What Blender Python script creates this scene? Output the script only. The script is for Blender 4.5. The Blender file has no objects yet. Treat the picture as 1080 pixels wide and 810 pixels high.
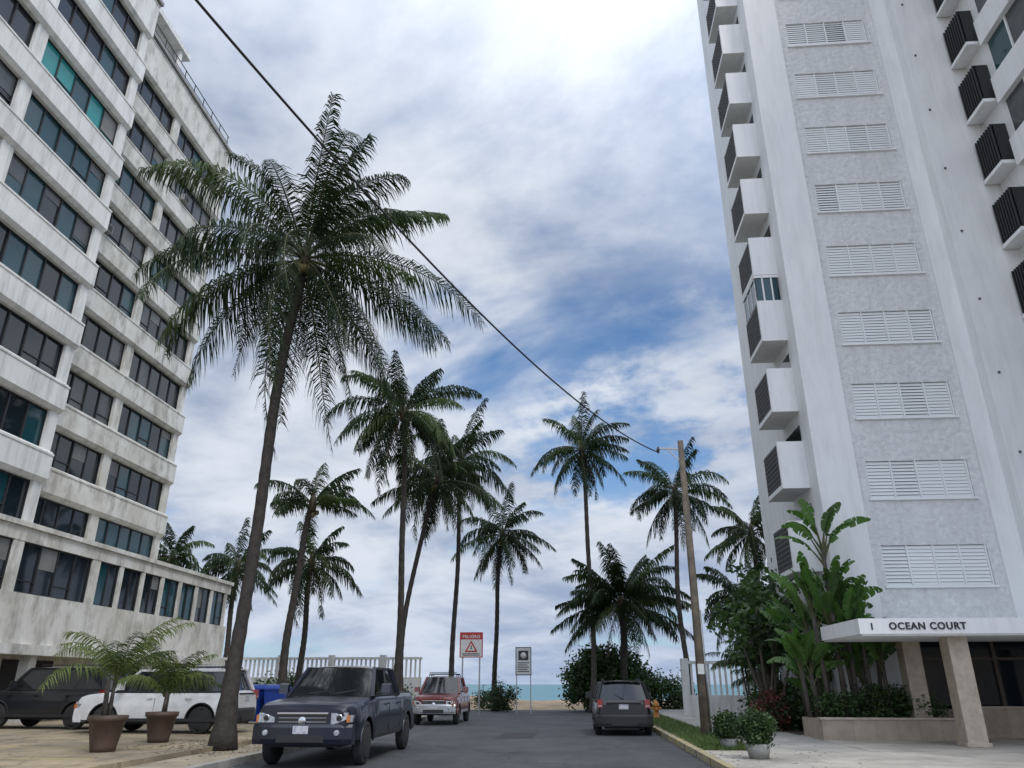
import bpy, math, random
from mathutils import Vector, Matrix
rad=math.radians
sc=bpy.context.scene
sc.view_settings.view_transform='Standard'; sc.view_settings.look='None'; sc.view_settings.exposure=0
# ---------------------------------------------------------------- materials
def M(name,col,rough=.6,metal=0,col2=None,vs=2.0,bump=0,bs=40,coat=0,streak=None,trans=0,joint=None,crack=None,vdet=4,flat=False,spec=.5):
    m=bpy.data.materials.new(name); m.use_nodes=True; nt=m.node_tree; n=nt.nodes; l=nt.links
    b=n['Principled BSDF']; b.inputs['Roughness'].default_value=rough; b.inputs['Metallic'].default_value=metal
    b.inputs['Coat Weight'].default_value=coat; b.inputs['Coat Roughness'].default_value=.08; b.inputs['Specular IOR Level'].default_value=spec
    if col2 is None: col2=tuple(c*.75 for c in col)
    tc=n.new('ShaderNodeTexCoord')
    nz=n.new('ShaderNodeTexNoise'); nz.inputs['Scale'].default_value=vs; nz.inputs['Detail'].default_value=vdet; nz.inputs['Roughness'].default_value=.65
    l.new(tc.outputs['Object'],nz.inputs['Vector'])
    rp=n.new('ShaderNodeMapRange'); rp.inputs[1].default_value=.35; rp.inputs[2].default_value=.65
    l.new(nz.outputs[0],rp.inputs[0])
    mx=n.new('ShaderNodeMix'); mx.data_type='RGBA'; mx.inputs[6].default_value=(*col,1); mx.inputs[7].default_value=(*col2,1)
    l.new(rp.outputs[0],mx.inputs[0]); out=mx.outputs[2]
    if streak:
        mp=n.new('ShaderNodeMapping'); mp.inputs['Scale'].default_value=(1.8,1.8,.22) if len(streak)<3 else streak[2]; l.new(tc.outputs['Object'],mp.inputs[0])
        n2=n.new('ShaderNodeTexNoise'); n2.inputs['Scale'].default_value=1.6; n2.inputs['Detail'].default_value=6; n2.inputs['Roughness'].default_value=.7
        l.new(mp.outputs[0],n2.inputs['Vector'])
        r2=n.new('ShaderNodeMapRange'); r2.inputs[1].default_value=.46; r2.inputs[2].default_value=.72; r2.inputs[4].default_value=streak[1]
        l.new(n2.outputs[0],r2.inputs[0])
        m2=n.new('ShaderNodeMix'); m2.data_type='RGBA'; m2.inputs[7].default_value=(*streak[0],1)
        l.new(out,m2.inputs[6]); l.new(r2.outputs[0],m2.inputs[0]); out=m2.outputs[2]
    if joint:
        bk=n.new('ShaderNodeTexBrick'); bk.offset=joint[2]; bk.inputs['Scale'].default_value=1
        bk.inputs['Brick Width'].default_value=joint[0]; bk.inputs['Row Height'].default_value=joint[0]; bk.inputs['Mortar Size'].default_value=.012
        bk.inputs['Color1'].default_value=(1,1,1,1); bk.inputs['Color2'].default_value=(.86,.86,.86,1); bk.inputs['Mortar'].default_value=(joint[1],)*3+(1,)
        l.new(tc.outputs['Object'],bk.inputs['Vector'])
        m3=n.new('ShaderNodeMix'); m3.data_type='RGBA'; m3.blend_type='MULTIPLY'; m3.inputs[0].default_value=1
        l.new(out,m3.inputs[6]); l.new(bk.outputs[0],m3.inputs[7]); out=m3.outputs[2]
    if crack:
        vo=n.new('ShaderNodeTexVoronoi'); vo.feature='DISTANCE_TO_EDGE'; vo.inputs['Scale'].default_value=crack
        dn=n.new('ShaderNodeTexNoise'); dn.inputs['Scale'].default_value=2; dn.inputs['Detail'].default_value=4
        l.new(tc.outputs['Object'],dn.inputs['Vector'])
        va=n.new('ShaderNodeVectorMath'); va.operation='ADD'; l.new(tc.outputs['Object'],va.inputs[0]); l.new(dn.outputs['Color'],va.inputs[1]); l.new(va.outputs[0],vo.inputs['Vector'])
        r4=n.new('ShaderNodeMapRange'); r4.inputs[1].default_value=0; r4.inputs[2].default_value=.012; r4.inputs[3].default_value=.45; r4.inputs[4].default_value=1
        l.new(vo.outputs['Distance'],r4.inputs[0])
        m4=n.new('ShaderNodeMix'); m4.data_type='RGBA'; m4.blend_type='MULTIPLY'; m4.inputs[0].default_value=1
        l.new(out,m4.inputs[6]); l.new(r4.outputs[0],m4.inputs[7]); out=m4.outputs[2]
    if flat: b.inputs['Base Color'].default_value=(*col,1)
    else: l.new(out,b.inputs['Base Color'])
    if bump:
        nb=n.new('ShaderNodeTexNoise'); nb.inputs['Scale'].default_value=bs; nb.inputs['Detail'].default_value=3
        l.new(tc.outputs['Object'],nb.inputs['Vector'])
        bp=n.new('ShaderNodeBump'); bp.inputs['Strength'].default_value=min(1,bump); bp.inputs['Distance'].default_value=.03*bump
        l.new(nb.outputs[0],bp.inputs['Height']); l.new(bp.outputs[0],b.inputs['Normal'])
    if trans:
        tr=n.new('ShaderNodeBsdfTranslucent'); tr.inputs[0].default_value=(col[0]*1.6,col[1]*1.7,col[2],1)
        ms=n.new('ShaderNodeMixShader'); ms.inputs[0].default_value=trans
        l.new(b.outputs[0],ms.inputs[1]); l.new(tr.outputs[0],ms.inputs[2]); l.new(ms.outputs[0],n['Material Output'].inputs[0])
    return m
WHITE=M('white_paint_aged',(.76,.76,.74),.75,col2=(.66,.66,.63),vs=.5,streak=((.32,.32,.29),.65))
WHITEB=M('white_paint_weathered',(.70,.69,.65),.75,col2=(.56,.54,.48),vs=.6,streak=((.20,.185,.15),.85,(.9,.9,.4)))
WHITE2=M('white_paint',(.80,.81,.81),.7,col2=(.75,.76,.77),vs=.5,streak=((.56,.57,.56),.5))
STUC=M('rough_stucco',(.72,.73,.73),.9,col2=(.60,.61,.62),vs=5,bump=2.2,bs=5,streak=((.50,.51,.51),.5))
SLAT=M('white_slats',(.78,.80,.80),.5,flat=True)
GLASS=M('dark_glass',(.010,.017,.024),.05,flat=True,spec=.6)
GLASS2=M('blue_glass',(.012,.055,.07),.06,flat=True,spec=.6)
TEAL=M('teal_glass',(.02,.24,.24),.08,flat=True)
CURT=M('curtained_glass',(.08,.085,.09),.2,col2=(.045,.05,.055),vs=1.2)
BLIND=M('window_blind',(.2,.2,.19),.5,col2=(.14,.14,.135),vs=2)
FRAME=M('black_frame',(.02,.02,.022),.5,flat=True)
DARK=M('dark_recess',(.03,.03,.032),.9,flat=True)
LATT=M('grille_black',(.018,.018,.02),.6,flat=True)
LATG=M('grille_grey',(.085,.085,.09),.6,flat=True)
ROOFM=M('roof_concrete',(.3,.3,.29),.9,bump=.3)
BEIGE=M('beige_stone',(.42,.35,.27),.6,col2=(.33,.27,.21),vs=3,bump=.2,joint=(.6,.75,.5))
MARB=M('marble_column',(.5,.43,.35),.4,col2=(.38,.31,.24),vs=4)
ASPH=M('asphalt',(.075,.078,.084),.85,col2=(.044,.047,.052),vs=.45,bump=.35,bs=90,crack=.22,vdet=8,streak=((.035,.035,.038),.6,(.9,.12,1)))
PATCH=M('asphalt_patch',(.04,.04,.044),.9,bump=.3,bs=90)
LOT=M('parking_paving',(.46,.37,.24),.85,col2=(.25,.205,.145),vs=.5,bump=.3,bs=60,joint=(3.0,.5,0.0),crack=.3,vdet=8,streak=((.10,.09,.075),.8,(.8,.5,1)))
WALKL=M('tan_pavement',(.46,.38,.27),.85,col2=(.3,.255,.19),vs=.8,bump=.2,bs=60,joint=(1.4,.55,0.0),vdet=8,streak=((.14,.125,.10),.6,(.7,.7,1)))
WALK=M('concrete_pavement',(.46,.44,.40),.85,col2=(.30,.285,.26),vs=.8,bump=.2,bs=60,joint=(1.4,.55,0.0),vdet=8,streak=((.16,.15,.14),.5,(.7,.7,1)))
DRIVE=M('light_paving',(.54,.50,.44),.8,col2=(.38,.35,.31),vs=.7,bump=.2,bs=60,joint=(1.0,.6,.5),vdet=8,streak=((.2,.19,.17),.6,(.6,.8,1)))
KERB=M('kerb_concrete',(.34,.33,.3),.85,col2=(.22,.21,.2),vs=2,bump=.2)
YKERB=M('yellow_kerb',(.44,.36,.15),.8,col2=(.28,.26,.21),vs=2,bump=.2)
YLINE=M('faded_yellow_paint',(.5,.38,.1),.8,col2=(.3,.27,.18),vs=4)
SOIL=M('soil',(.09,.065,.045),.95,col2=(.05,.04,.03),vs=4,bump=.6,bs=20)
GRASS=M('grass',(.07,.10,.03),.9,col2=(.17,.14,.07),vs=1.5,bump=.6,bs=40)
BLADE=M('grass_blades',(.08,.13,.035),.7,flat=True,trans=.2)
SAND=M('sand',(.40,.29,.19),.95,col2=(.22,.17,.1),vs=.6,bump=.6,bs=5,vdet=8)
SEA=M('sea_water',(.02,.12,.15),.35,col2=(.03,.17,.2),vs=.02,bump=.8,bs=1.5)
LEAFP=M('palm_leaf',(.014,.030,.009),.6,flat=True,trans=.18,spec=.2)
LEAFP2=M('palm_leaf_light',(.040,.068,.016),.55,flat=True,trans=.25,spec=.25)
LEAFY=M('palm_leaf_young',(.11,.15,.038),.5,flat=True,trans=.3)
LEAFD=M('palm_leaf_dead',(.06,.042,.026),.8,flat=True)
RACH=M('palm_rachis',(.075,.08,.03),.6,flat=True)
TRUNK=M('palm_trunk',(.05,.042,.036),.9,col2=(.024,.021,.018),vs=5,bump=.8,bs=14)
TRUNK2=M('palm_trunk_grey',(.10,.085,.07),.9,col2=(.05,.042,.036),vs=5,bump=.8,bs=14)
NUT=M('coconut',(.12,.10,.033),.5,flat=True)
LB1=M('leaf_dark',(.022,.046,.014),.55,flat=True,trans=.18)
LB2=M('leaf_mid',(.050,.098,.026),.5,flat=True,trans=.25)
LRED=M('leaf_red',(.14,.04,.03),.5,flat=True,trans=.2)
BANL=M('paddle_leaf',(.06,.14,.03),.4,col2=(.10,.18,.045),vs=1.2,trans=.3,vdet=1)
BARK=M('bark',(.13,.105,.085),.9,bump=.5)
WOOD=M('pole_wood',(.23,.185,.14),.9,col2=(.12,.10,.08),vs=3,bump=.5,bs=30,streak=((.08,.065,.05),.7))
CABLE=M('black_cable',(.012,.012,.012),.6,flat=True)
METAL=M('galvanised',(.4,.4,.4),.4,metal=.8)
POT=M('brown_pot',(.10,.06,.045),.6,col2=(.07,.045,.035),vs=5,bump=.1)
GPOT=M('grey_pot',(.3,.3,.28),.8)
TYRE=M('tyre',(.018,.018,.019),.85,col2=(.03,.03,.03))
RIM=M('alloy',(.5,.5,.52),.3,metal=.9,flat=True)
SILV=M('silver_trim',(.42,.43,.44),.35,metal=.5,flat=True)
CHROME=M('chrome',(.6,.6,.62),.15,metal=1,flat=True)
BLKPL=M('black_plastic',(.02,.02,.021),.6,flat=True)
HEAD=M('headlight',(.42,.44,.47),.12,col2=(.2,.21,.23),vs=14,coat=1)
TAIL=M('taillight',(.30,.012,.01),.2,coat=1,flat=True)
AMB=M('amber_lens',(.5,.16,.03),.2,coat=1,flat=True)
PLATE=M('plate',(.6,.6,.58),.5,col2=(.3,.3,.4),vs=14)
CGL=M('car_glass',(.010,.012,.014),.04,coat=.5,flat=True)
SIGNW=M('sign_white',(.72,.72,.7),.5,col2=(.62,.62,.6))
SIGNR=M('sign_red',(.45,.03,.025),.5,flat=True)
SIGNB=M('sign_black',(.03,.03,.03),.5,flat=True)
HYD=M('hydrant_orange',(.5,.16,.03),.5,col2=(.4,.2,.05),vs=8)
BIN=M('bin_blue',(.012,.05,.30),.45,col2=(.012,.04,.22),vs=3)
def paint(n,c,metal=.3,coat=.7): return M(n,c,.35,metal=metal,col2=tuple(x*.8+.004 for x in c),vs=3,coat=coat)
# ---------------------------------------------------------------- mesh builder
class MB:
    def __init__(s): s.v=[];s.f=[];s.m=[];s.s=[];s.mats=[]
    def mi(s,mat):
        if mat not in s.mats: s.mats.append(mat)
        return s.mats.index(mat)
    def add(s,vs,fs,mat,smooth=False):
        o=len(s.v); s.v.extend([tuple(p) for p in vs]); k=s.mi(mat)
        for f in fs: s.f.append(tuple(i+o for i in f)); s.m.append(k); s.s.append(smooth)
    BF=[(0,3,2,1),(4,5,6,7),(0,1,5,4),(1,2,6,5),(2,3,7,6),(3,0,4,7)]
    def box(s,x0,x1,y0,y1,z0,z1,mat):
        s.add([(x0,y0,z0),(x1,y0,z0),(x1,y1,z0),(x0,y1,z0),(x0,y0,z1),(x1,y0,z1),(x1,y1,z1),(x0,y1,z1)],MB.BF,mat)
    def hexa(s,p,mat,smooth=False): s.add(p,MB.BF,mat,smooth)
    def beam(s,a,b,w,h,mat,up=Vector((0,0,1))):
        a=Vector(a);b=Vector(b);d=(b-a).normalized()
        if abs(d.dot(up))>.98: up=Vector((0,1,0))
        x=d.cross(up).normalized()*(w/2); y=x.cross(d).normalized()*(h/2)
        s.add([a-x-y,a+x-y,a+x+y,a-x+y,b-x-y,b+x-y,b+x+y,b-x+y],[(0,1,2,3),(7,6,5,4),(0,4,5,1),(1,5,6,2),(2,6,7,3),(3,7,4,0)],mat)
    def tube(s,pts,rs,n,mat,smooth=True,cap=True):
        pts=[Vector(p) for p in pts]; vs=[];fs=[];N=len(pts)
        ref=Vector((0,0,1))
        d0=(pts[-1]-pts[0]).normalized()
        if abs(d0.z)>.8: ref=Vector((0,1,0))
        for i,p in enumerate(pts):
            d=(pts[min(i+1,N-1)]-pts[max(i-1,0)]).normalized()
            x=d.cross(ref).normalized(); y=x.cross(d)
            for k in range(n):
                a=2*math.pi*k/n; vs.append(p+(x*math.cos(a)+y*math.sin(a))*rs[i])
        for i in range(N-1):
            for k in range(n):
                k2=(k+1)%n; fs.append((i*n+k,(i+1)*n+k,(i+1)*n+k2,i*n+k2))
        if cap: fs.append(tuple(range(n))); fs.append(tuple((N-1)*n+k for k in reversed(range(n))))
        s.add(vs,fs,mat,smooth)
    def ext_y(s,poly,y0,y1,mat):
        n=len(poly); vs=[(x,y0,z) for x,z in poly]+[(x,y1,z) for x,z in poly]
        s.add(vs,[tuple(range(n)),tuple(reversed(range(n,2*n)))]+[(i,i+n,(i+1)%n+n,(i+1)%n) for i in range(n)],mat)
    def build(s,name,parent=None,loc=(0,0,0),rot=0,bevel=0):
        me=bpy.data.meshes.new(name); me.from_pydata(s.v,[],s.f)
        for m in s.mats: me.materials.append(m)
        me.polygons.foreach_set('material_index',s.m); me.polygons.foreach_set('use_smooth',s.s); me.update()
        o=bpy.data.objects.new(name,me); sc.collection.objects.link(o); o.location=loc; o.rotation_euler=(0,0,rot)
        if parent: o.parent=parent
        if bevel:
            b=o.modifiers.new('bevel','BEVEL'); b.width=bevel; b.segments=2; b.limit_method='ANGLE'; b.angle_limit=rad(40)
        return o
def empty(name):
    e=bpy.data.objects.new(name,None); sc.collection.objects.link(e); return e
# ---------------------------------------------------------------- camera
cam=bpy.data.cameras.new('camera'); co=bpy.data.objects.new('camera',cam); sc.collection.objects.link(co)
cam.sensor_width=36; cam.lens=26.27; cam.clip_end=60000; co.location=(0,0,1.6); co.rotation_euler=(rad(111.9),0,rad(4.4)); sc.camera=co
# ---------------------------------------------------------------- light
SD=Vector((.50,-.62,0)).normalized()*math.cos(rad(52)); SD.z=math.sin(rad(52))
sl=bpy.data.lights.new('sun','SUN'); so=bpy.data.objects.new('sun',sl); sc.collection.objects.link(so)
sl.energy=1.5; sl.angle=rad(14); sl.color=(1,.95,.88); so.rotation_euler=(-SD).to_track_quat('-Z','Y').to_euler()
w=bpy.data.worlds.new('World'); sc.world=w; w.use_nodes=True; nt=w.node_tree; n=nt.nodes; l=nt.links
try: w.cycles.sampling_method='MANUAL'; w.cycles.sample_map_resolution=512
except Exception: pass
bg=n['Background']; bg.inputs[1].default_value=.115
sky=n.new('ShaderNodeTexSky'); sky.sky_type='NISHITA'; sky.sun_disc=False; sky.sun_elevation=rad(52); sky.sun_rotation=math.atan2(SD.x,SD.y); sky.altitude=0
tc=n.new('ShaderNodeTexCoord'); sp=n.new('ShaderNodeSeparateXYZ'); l.new(tc.outputs['Generated'],sp.inputs[0])
def mth(op,a,b=None,c=None):
    q=n.new('ShaderNodeMath'); q.operation=op
    for i,x in enumerate((a,b,c)):
        if x is None: continue
        if isinstance(x,(int,float)): q.inputs[i].default_value=x
        else: l.new(x,q.inputs[i])
    return q.outputs[0]
zz=mth('ADD',mth('MAXIMUM',sp.outputs[2],0),.22)
cb=n.new('ShaderNodeCombineXYZ'); l.new(mth('DIVIDE',sp.outputs[0],zz),cb.inputs[0]); l.new(mth('DIVIDE',sp.outputs[1],zz),cb.inputs[1])
def nz(scale,det,ro,dist,off,stretch=(1,1,1)):
    mp=n.new('ShaderNodeMapping'); mp.inputs[1].default_value=off; mp.inputs[3].default_value=stretch; mp.inputs[2].default_value=(0,0,rad(25)); l.new(cb.outputs[0],mp.inputs[0])
    q=n.new('ShaderNodeTexNoise'); q.inputs['Scale'].default_value=scale; q.inputs['Detail'].default_value=det; q.inputs['Roughness'].default_value=ro; q.inputs['Distortion'].default_value=dist
    l.new(mp.outputs[0],q.inputs['Vector']); return q.outputs[0]
def mr(x,a,b,c=0,d=1):
    q=n.new('ShaderNodeMapRange'); q.interpolation_type='SMOOTHSTEP'; l.new(x,q.inputs[0])
    for i,k in enumerate((a,b,c,d)): q.inputs[i+1].default_value=k
    return q.outputs[0]
def mixc(f,a,b):
    q=n.new('ShaderNodeMix'); q.data_type='RGBA'
    if isinstance(f,(int,float)): q.inputs[0].default_value=f
    else: l.new(f,q.inputs[0])
    for i,x in ((6,a),(7,b)):
        if isinstance(x,tuple): q.inputs[i].default_value=(*x,1)
        else: l.new(x,q.inputs[i])
    return q.outputs[2]
def dotd(v):
    d=n.new('ShaderNodeVectorMath'); d.operation='DOT_PRODUCT'; l.new(tc.outputs['Generated'],d.inputs[0]); d.inputs[1].default_value=v; return d.outputs['Value']
cn=nz(1.05,6,.55,.25,(3.1,1.7,0),(1,1.3,1))
wn_=nz(4.2,6,.6,0,(1.3,8.2,2))
# a break in the cloud deck low in the north-east
gap=mth('MULTIPLY',mr(dotd(Vector((.15,.95,.275)).normalized()),.955,.992),mr(sp.outputs[2],.17,.25))
gap=mth('MULTIPLY',gap,mr(wn_,.60,.40))
cover=mth('MULTIPLY',mr(cn,.25,.43),mth('SUBTRACT',1,mth('MULTIPLY',gap,.9)))
shade=mr(nz(1.7,7,.58,.3,(7.3,2.2,5)),.34,.66)
wisp=mr(wn_,.35,.75)
cl=mixc(shade,(2.6,3.3,4.7),(6.6,7.0,7.7))
cl=mixc(mth('MULTIPLY',wisp,.4),cl,(7.2,7.5,8.0))
vm=n.new('ShaderNodeVectorMath'); vm.operation='MULTIPLY'; l.new(sky.outputs[0],vm.inputs[0]); vm.inputs[1].default_value=(.7,1.0,1.25)
col=mixc(cover,vm.outputs[0],cl)
hz=mth('POWER',mth('SUBTRACT',1,mth('MAXIMUM',sp.outputs[2],0)),8)
col=mixc(mth('MULTIPLY',hz,.5),col,(3.7,4.7,6.6))
gain=mth('ADD',1,mth('MULTIPLY',mth('MAXIMUM',dotd(SD),0),1.6))  # added boost: unseen sky behind the camera brightened toward the sun to light the walls
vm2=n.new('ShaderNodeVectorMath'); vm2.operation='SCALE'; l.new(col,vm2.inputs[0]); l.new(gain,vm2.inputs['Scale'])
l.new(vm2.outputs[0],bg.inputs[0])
# ---------------------------------------------------------------- ground, sea, road
rng=random.Random(3)
xs=[-6000,-400,-120,-60]+[x for x in range(-40,42,2)]+[60,120,400,6000]
ys=[-4000,-200,-50,0,25,44]+[50+1.5*i for i in range(34)]+[120,200]
def gz(x,y):
    if y<55: return -.03
    m=.62*math.exp(-((y-63)/5.5)**2)+.25*math.sin(x*.6)*math.sin(y*.4+1)*math.exp(-((y-63)/7)**2)+rng.uniform(-.06,.06)
    if abs(x)>40: m*=.3
    return max(-6,m-.03 if y<66 else m-(y-66)*.16)
mb=MB(); vs=[(x,y,gz(x,y)) for y in ys for x in xs]; nx=len(xs)
mb.add(vs,[(j*nx+i,j*nx+i+1,(j+1)*nx+i+1,(j+1)*nx+i) for j in range(len(ys)-1) for i in range(nx-1)],SAND,True); mb.build('ground')
mb=MB(); mb.add([(-45000,68,-1.4),(45000,68,-1.4),(45000,50000,-1.4),(-45000,50000,-1.4)],[(0,1,2,3)],SEA); mb.build('sea_water')
mb=MB(); mb.add([(-7.2,-40,0),(2.85,-40,0),(2.85,56,0),(-.2,57.3,0),(-4,56.6,0),(-7.2,55.2,0)],[(0,1,2,3,4,5)],ASPH)
mb.add([(-2.6,26,.004),(-1.4,26.2,.004),(-1.3,29,.004),(-2.5,29.2,.004)],[(0,1,2,3)],PATCH)
mb.build('road')
mb=MB(); mb.box(2.85,3.03,-40,54,-.1,.15,YKERB); mb.box(-7.38,-7.2,-40,15,-.1,.15,KERB); mb.box(-7.38,-7.2,15.01,54,-.1,.15,KERB)
for k in range(32):
    y=-10+k*2.0; mb.box(2.84,3.04,y,y+.02,-.09,.153,SOIL)
mb.build('kerb',bevel=.02)
mb=MB(); mb.box(3.03,30,-40,19.99,-.1,.146,DRIVE); mb.box(4.4,6.9,20,54,-.1,.142,WALK); mb.box(6.9,30,20,26.1,-.1,.15,DRIVE)
mb.box(-8.5,-7.38,-40,54,-.1,.146,WALKL); mb.build('pavement')
mb=MB(); mb.box(-60,-8.5,-10,47,-.1,.25,LOT)
for i in range(7): mb.box(-14.6,-9.4,10+i*2.75,10.1+i*2.75,.2,.254,YLINE)
mb.build('parking_lot_surface')
mb=MB(); mb.box(3.03,4.4,20,54,-.1,.15,GRASS); mb.box(6.9,8.5,26.2,54,-.1,.16,SOIL); mb.box(8.5,30,34.1,54,-.1,.16,SOIL)
for i in range(9000):
    y=20+34*rng.random()**1.6; x=rng.uniform(3.05,4.38); a=rng.uniform(0,6.28); h=rng.uniform(.04,.13); dx,dy=.012*math.cos(a),.012*math.sin(a)
    mb.add([(x-dx,y-dy,.15),(x+dx,y+dy,.15),(x+rng.uniform(-.05,.05),y+rng.uniform(-.05,.05),.15+h)],[(0,1,2)],BLADE)
mb.build('grass_verge')
mb=MB()
for i in range(1100):
    q=rng.random()
    if q<.35: x=rng.uniform(3.0,3.0+4*rng.random()); y=rng.uniform(16,40); z=.152
    elif q<.7: x=-8.45+rng.gauss(0,.8); y=19.2+rng.gauss(0,1.2); z=.152 if x>-8.5 else .256
    else: x=rng.choice([2.75,-7.1])+rng.gauss(0,.08)*(1); x=min(2.83,max(-7.19,x)); y=rng.uniform(15,50); z=.006
    a=rng.uniform(0,6.28); s=rng.uniform(.02,.06); c_,s_=math.cos(a)*s,math.sin(a)*s
    mb.add([(x-c_,y-s_,z),(x+s_*.4,y-c_*.4,z+.01),(x+c_,y+s_,z+.004),(x-s_*.4,y+c_*.4,z+.008)],[(0,1,2,3)],rng.choice([LEAFD,LEAFD,RACH,ROOFM]))
mb.build('leaf_litter')
# ---------------------------------------------------------------- left building
LBd=empty('apartment_building')
wl=MB(); wn=MB(); fr=MB(); rf=MB(); ac=MB()
def strip(x,y0,y1,z0,z1,npan,r,teal=False):
    w_=(y1-y0)/npan; blue=r.random()<.35
    for i in range(npan):
        a=y0+i*w_; q=r.random()
        m=(GLASS2 if q<.8 else GLASS) if blue else (GLASS if q<.75 else (GLASS2 if q<.9 else CURT))
        if teal: m=TEAL if i%4!=2 else GLASS2
        dx=r.uniform(-.014,.014)
        wn.add([(x+dx,a,z0),(x-dx,a+w_,z0),(x-dx,a+w_,z1),(x+dx,a,z1)],[(0,1,2,3)],m)
        if r.random()<.16:
            h=(z1-z0)*r.uniform(.25,.8); wn.add([(x+.018,a+.04,z1-h),(x+.018,a+w_-.04,z1-h),(x+.018,a+w_-.04,z1-.05),(x+.018,a+.04,z1-.05)],[(0,1,2,3)],BLIND if r.random()<.5 else CURT)
        fr.box(x-.02,x+.06,a-.03,a+.03,z0,z1,FRAME)
        if r.random()<.3: fr.box(x-.02,x+.045,a+.03,a+w_-.03,z0+.42,z0+.46,FRAME)
    fr.box(x-.02,x+.06,y1-.03,y1+.03,z0,z1,FRAME)
    fr.box(x-.02,x+.055,y0,y1,z1-.05,z1,FRAME); fr.box(x-.02,x+.055,y0,y1,z0,z0+.05,FRAME)
r=random.Random(11)
def block(xf,ya,yb,bays,W_,tk=None):
    wl.box(xf-14,xf-.35,ya,yb,7.2,33.6,W_)
    zc=[8.1+2.87*k for k in range(9)]; H=.80
    for k,z in enumerate(zc):
        zlo=z+H; zhi=(zc[k+1]-H) if k<8 else 34.2
        wl.ext_y([(xf-.36,zlo),(xf,zlo),(xf+.16,zlo+.16),(xf+.16,zhi-.10),(xf+.06,zhi),(xf-.36,zhi)],ya,yb+.02,W_)
        wl.box(xf+.16,xf+.19,ya,yb+.02,zhi-.18,zhi-.1,W_)
        p=ya
        for bi,(a,b) in enumerate(bays):
            strip(xf-.22,a,b,z-H+.002,z+H-.002,5,r,teal=(tk==(bi,k)))
            wl.box(xf-.36,xf-.02,p,a,z-H,z+H,W_); p=b
            if r.random()<.08:
                yy=r.uniform(a,b-.8); ac.box(xf+.0,xf+.4,yy,yy+.6,z-H+.02,z-H+.4,ROOFM); ac.box(xf+.4,xf+.41,yy+.05,yy+.55,z-H+.06,z-H+.36,BLKPL)
        wl.box(xf-.36,xf-.02,p,yb,z-H,z+H,W_)
    wl.ext_y([(xf-.36,6.9),(xf+.1,6.9),(xf+.1,7.2),(xf,7.298),(xf-.36,7.298)],ya,yb,W_)
    rf.box(xf-14.1,xf+.3,ya-.1,yb+.1,34.2,34.4,ROOFM)
block(-20.5,4,27.1,[(4.5,9.6),(10.1,15.2),(15.7,20.8),(21.4,26.6)],WHITE,(3,6))
block(-21.9,27.1,38.8,[(27.5,32.6),(33.2,38.3)],WHITEB)
for k in range(10):
    y=28+k*1.15; rf.box(-21.9,-21.86,y,y+.04,34.4,35.4,FRAME)
rf.box(-21.9,-21.86,28,38.5,35.36,35.4,FRAME); rf.box(-21.9,-21.87,28,38.5,34.9,34.93,FRAME)
wl.box(-33,-22.9,22,32.6,34.4,36.8,WHITE); rf.box(-33.5,-22.2,21,33.3,36.8,37.15,WHITE)
for y in (24.,28.,32.4): wl.box(-22.6,-22.35,y,y+.25,34.4,36.8,WHITE)
# podium
wl.box(-34,-20.3,2,44,2.95,7.0,WHITEB); wl.box(-34,-21.8,2,44,.2,2.95,WHITEB)
rf.box(-34,-19.9,2,44.1,7.0,7.18,WHITEB); wl.box(-20.3,-20.0,2,44,2.75,4.7,WHITEB); wl.box(-20.3,-20.0,2,44,6.5,6.99,WHITEB)
wl.box(-21.8,-19.8,2,44,2.6,2.95,WHITEB)
y=2.3
while y<43.2:
    big=y<27.5; wd=4.2 if big else 1.45
    if y+wd>43.9: break
    strip(-20.15,y,y+wd,4.7,6.5,4 if big else 2,r); wl.box(-20.3,-20.02,y+wd+.03,y+wd+(.6 if big else .35)-.03,4.7,6.5,WHITEB)
    y+=wd+(.6 if big else .35)
for i in range(10):
    yy=3+i*4.2; wl.box(-20.6,-20.2,yy,yy+.4,.25,2.6,WHITEB)
    if i%2:
        fr.box(-21.82,-21.76,yy+.7,yy+3.7,.25,2.4,SLAT)
        for q in range(5): fr.box(-21.765,-21.75,yy+.7,yy+3.7,.6+q*.4,.62+q*.4,DARK)
    else: fr.box(-21.85,-21.76,yy+.7,yy+3.7,.25,2.5,DARK)
for o,nm in ((wl,'walls'),(wn,'windows'),(fr,'window_frames'),(rf,'roof'),(ac,'air_conditioners')): o.build(nm,LBd)
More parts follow.
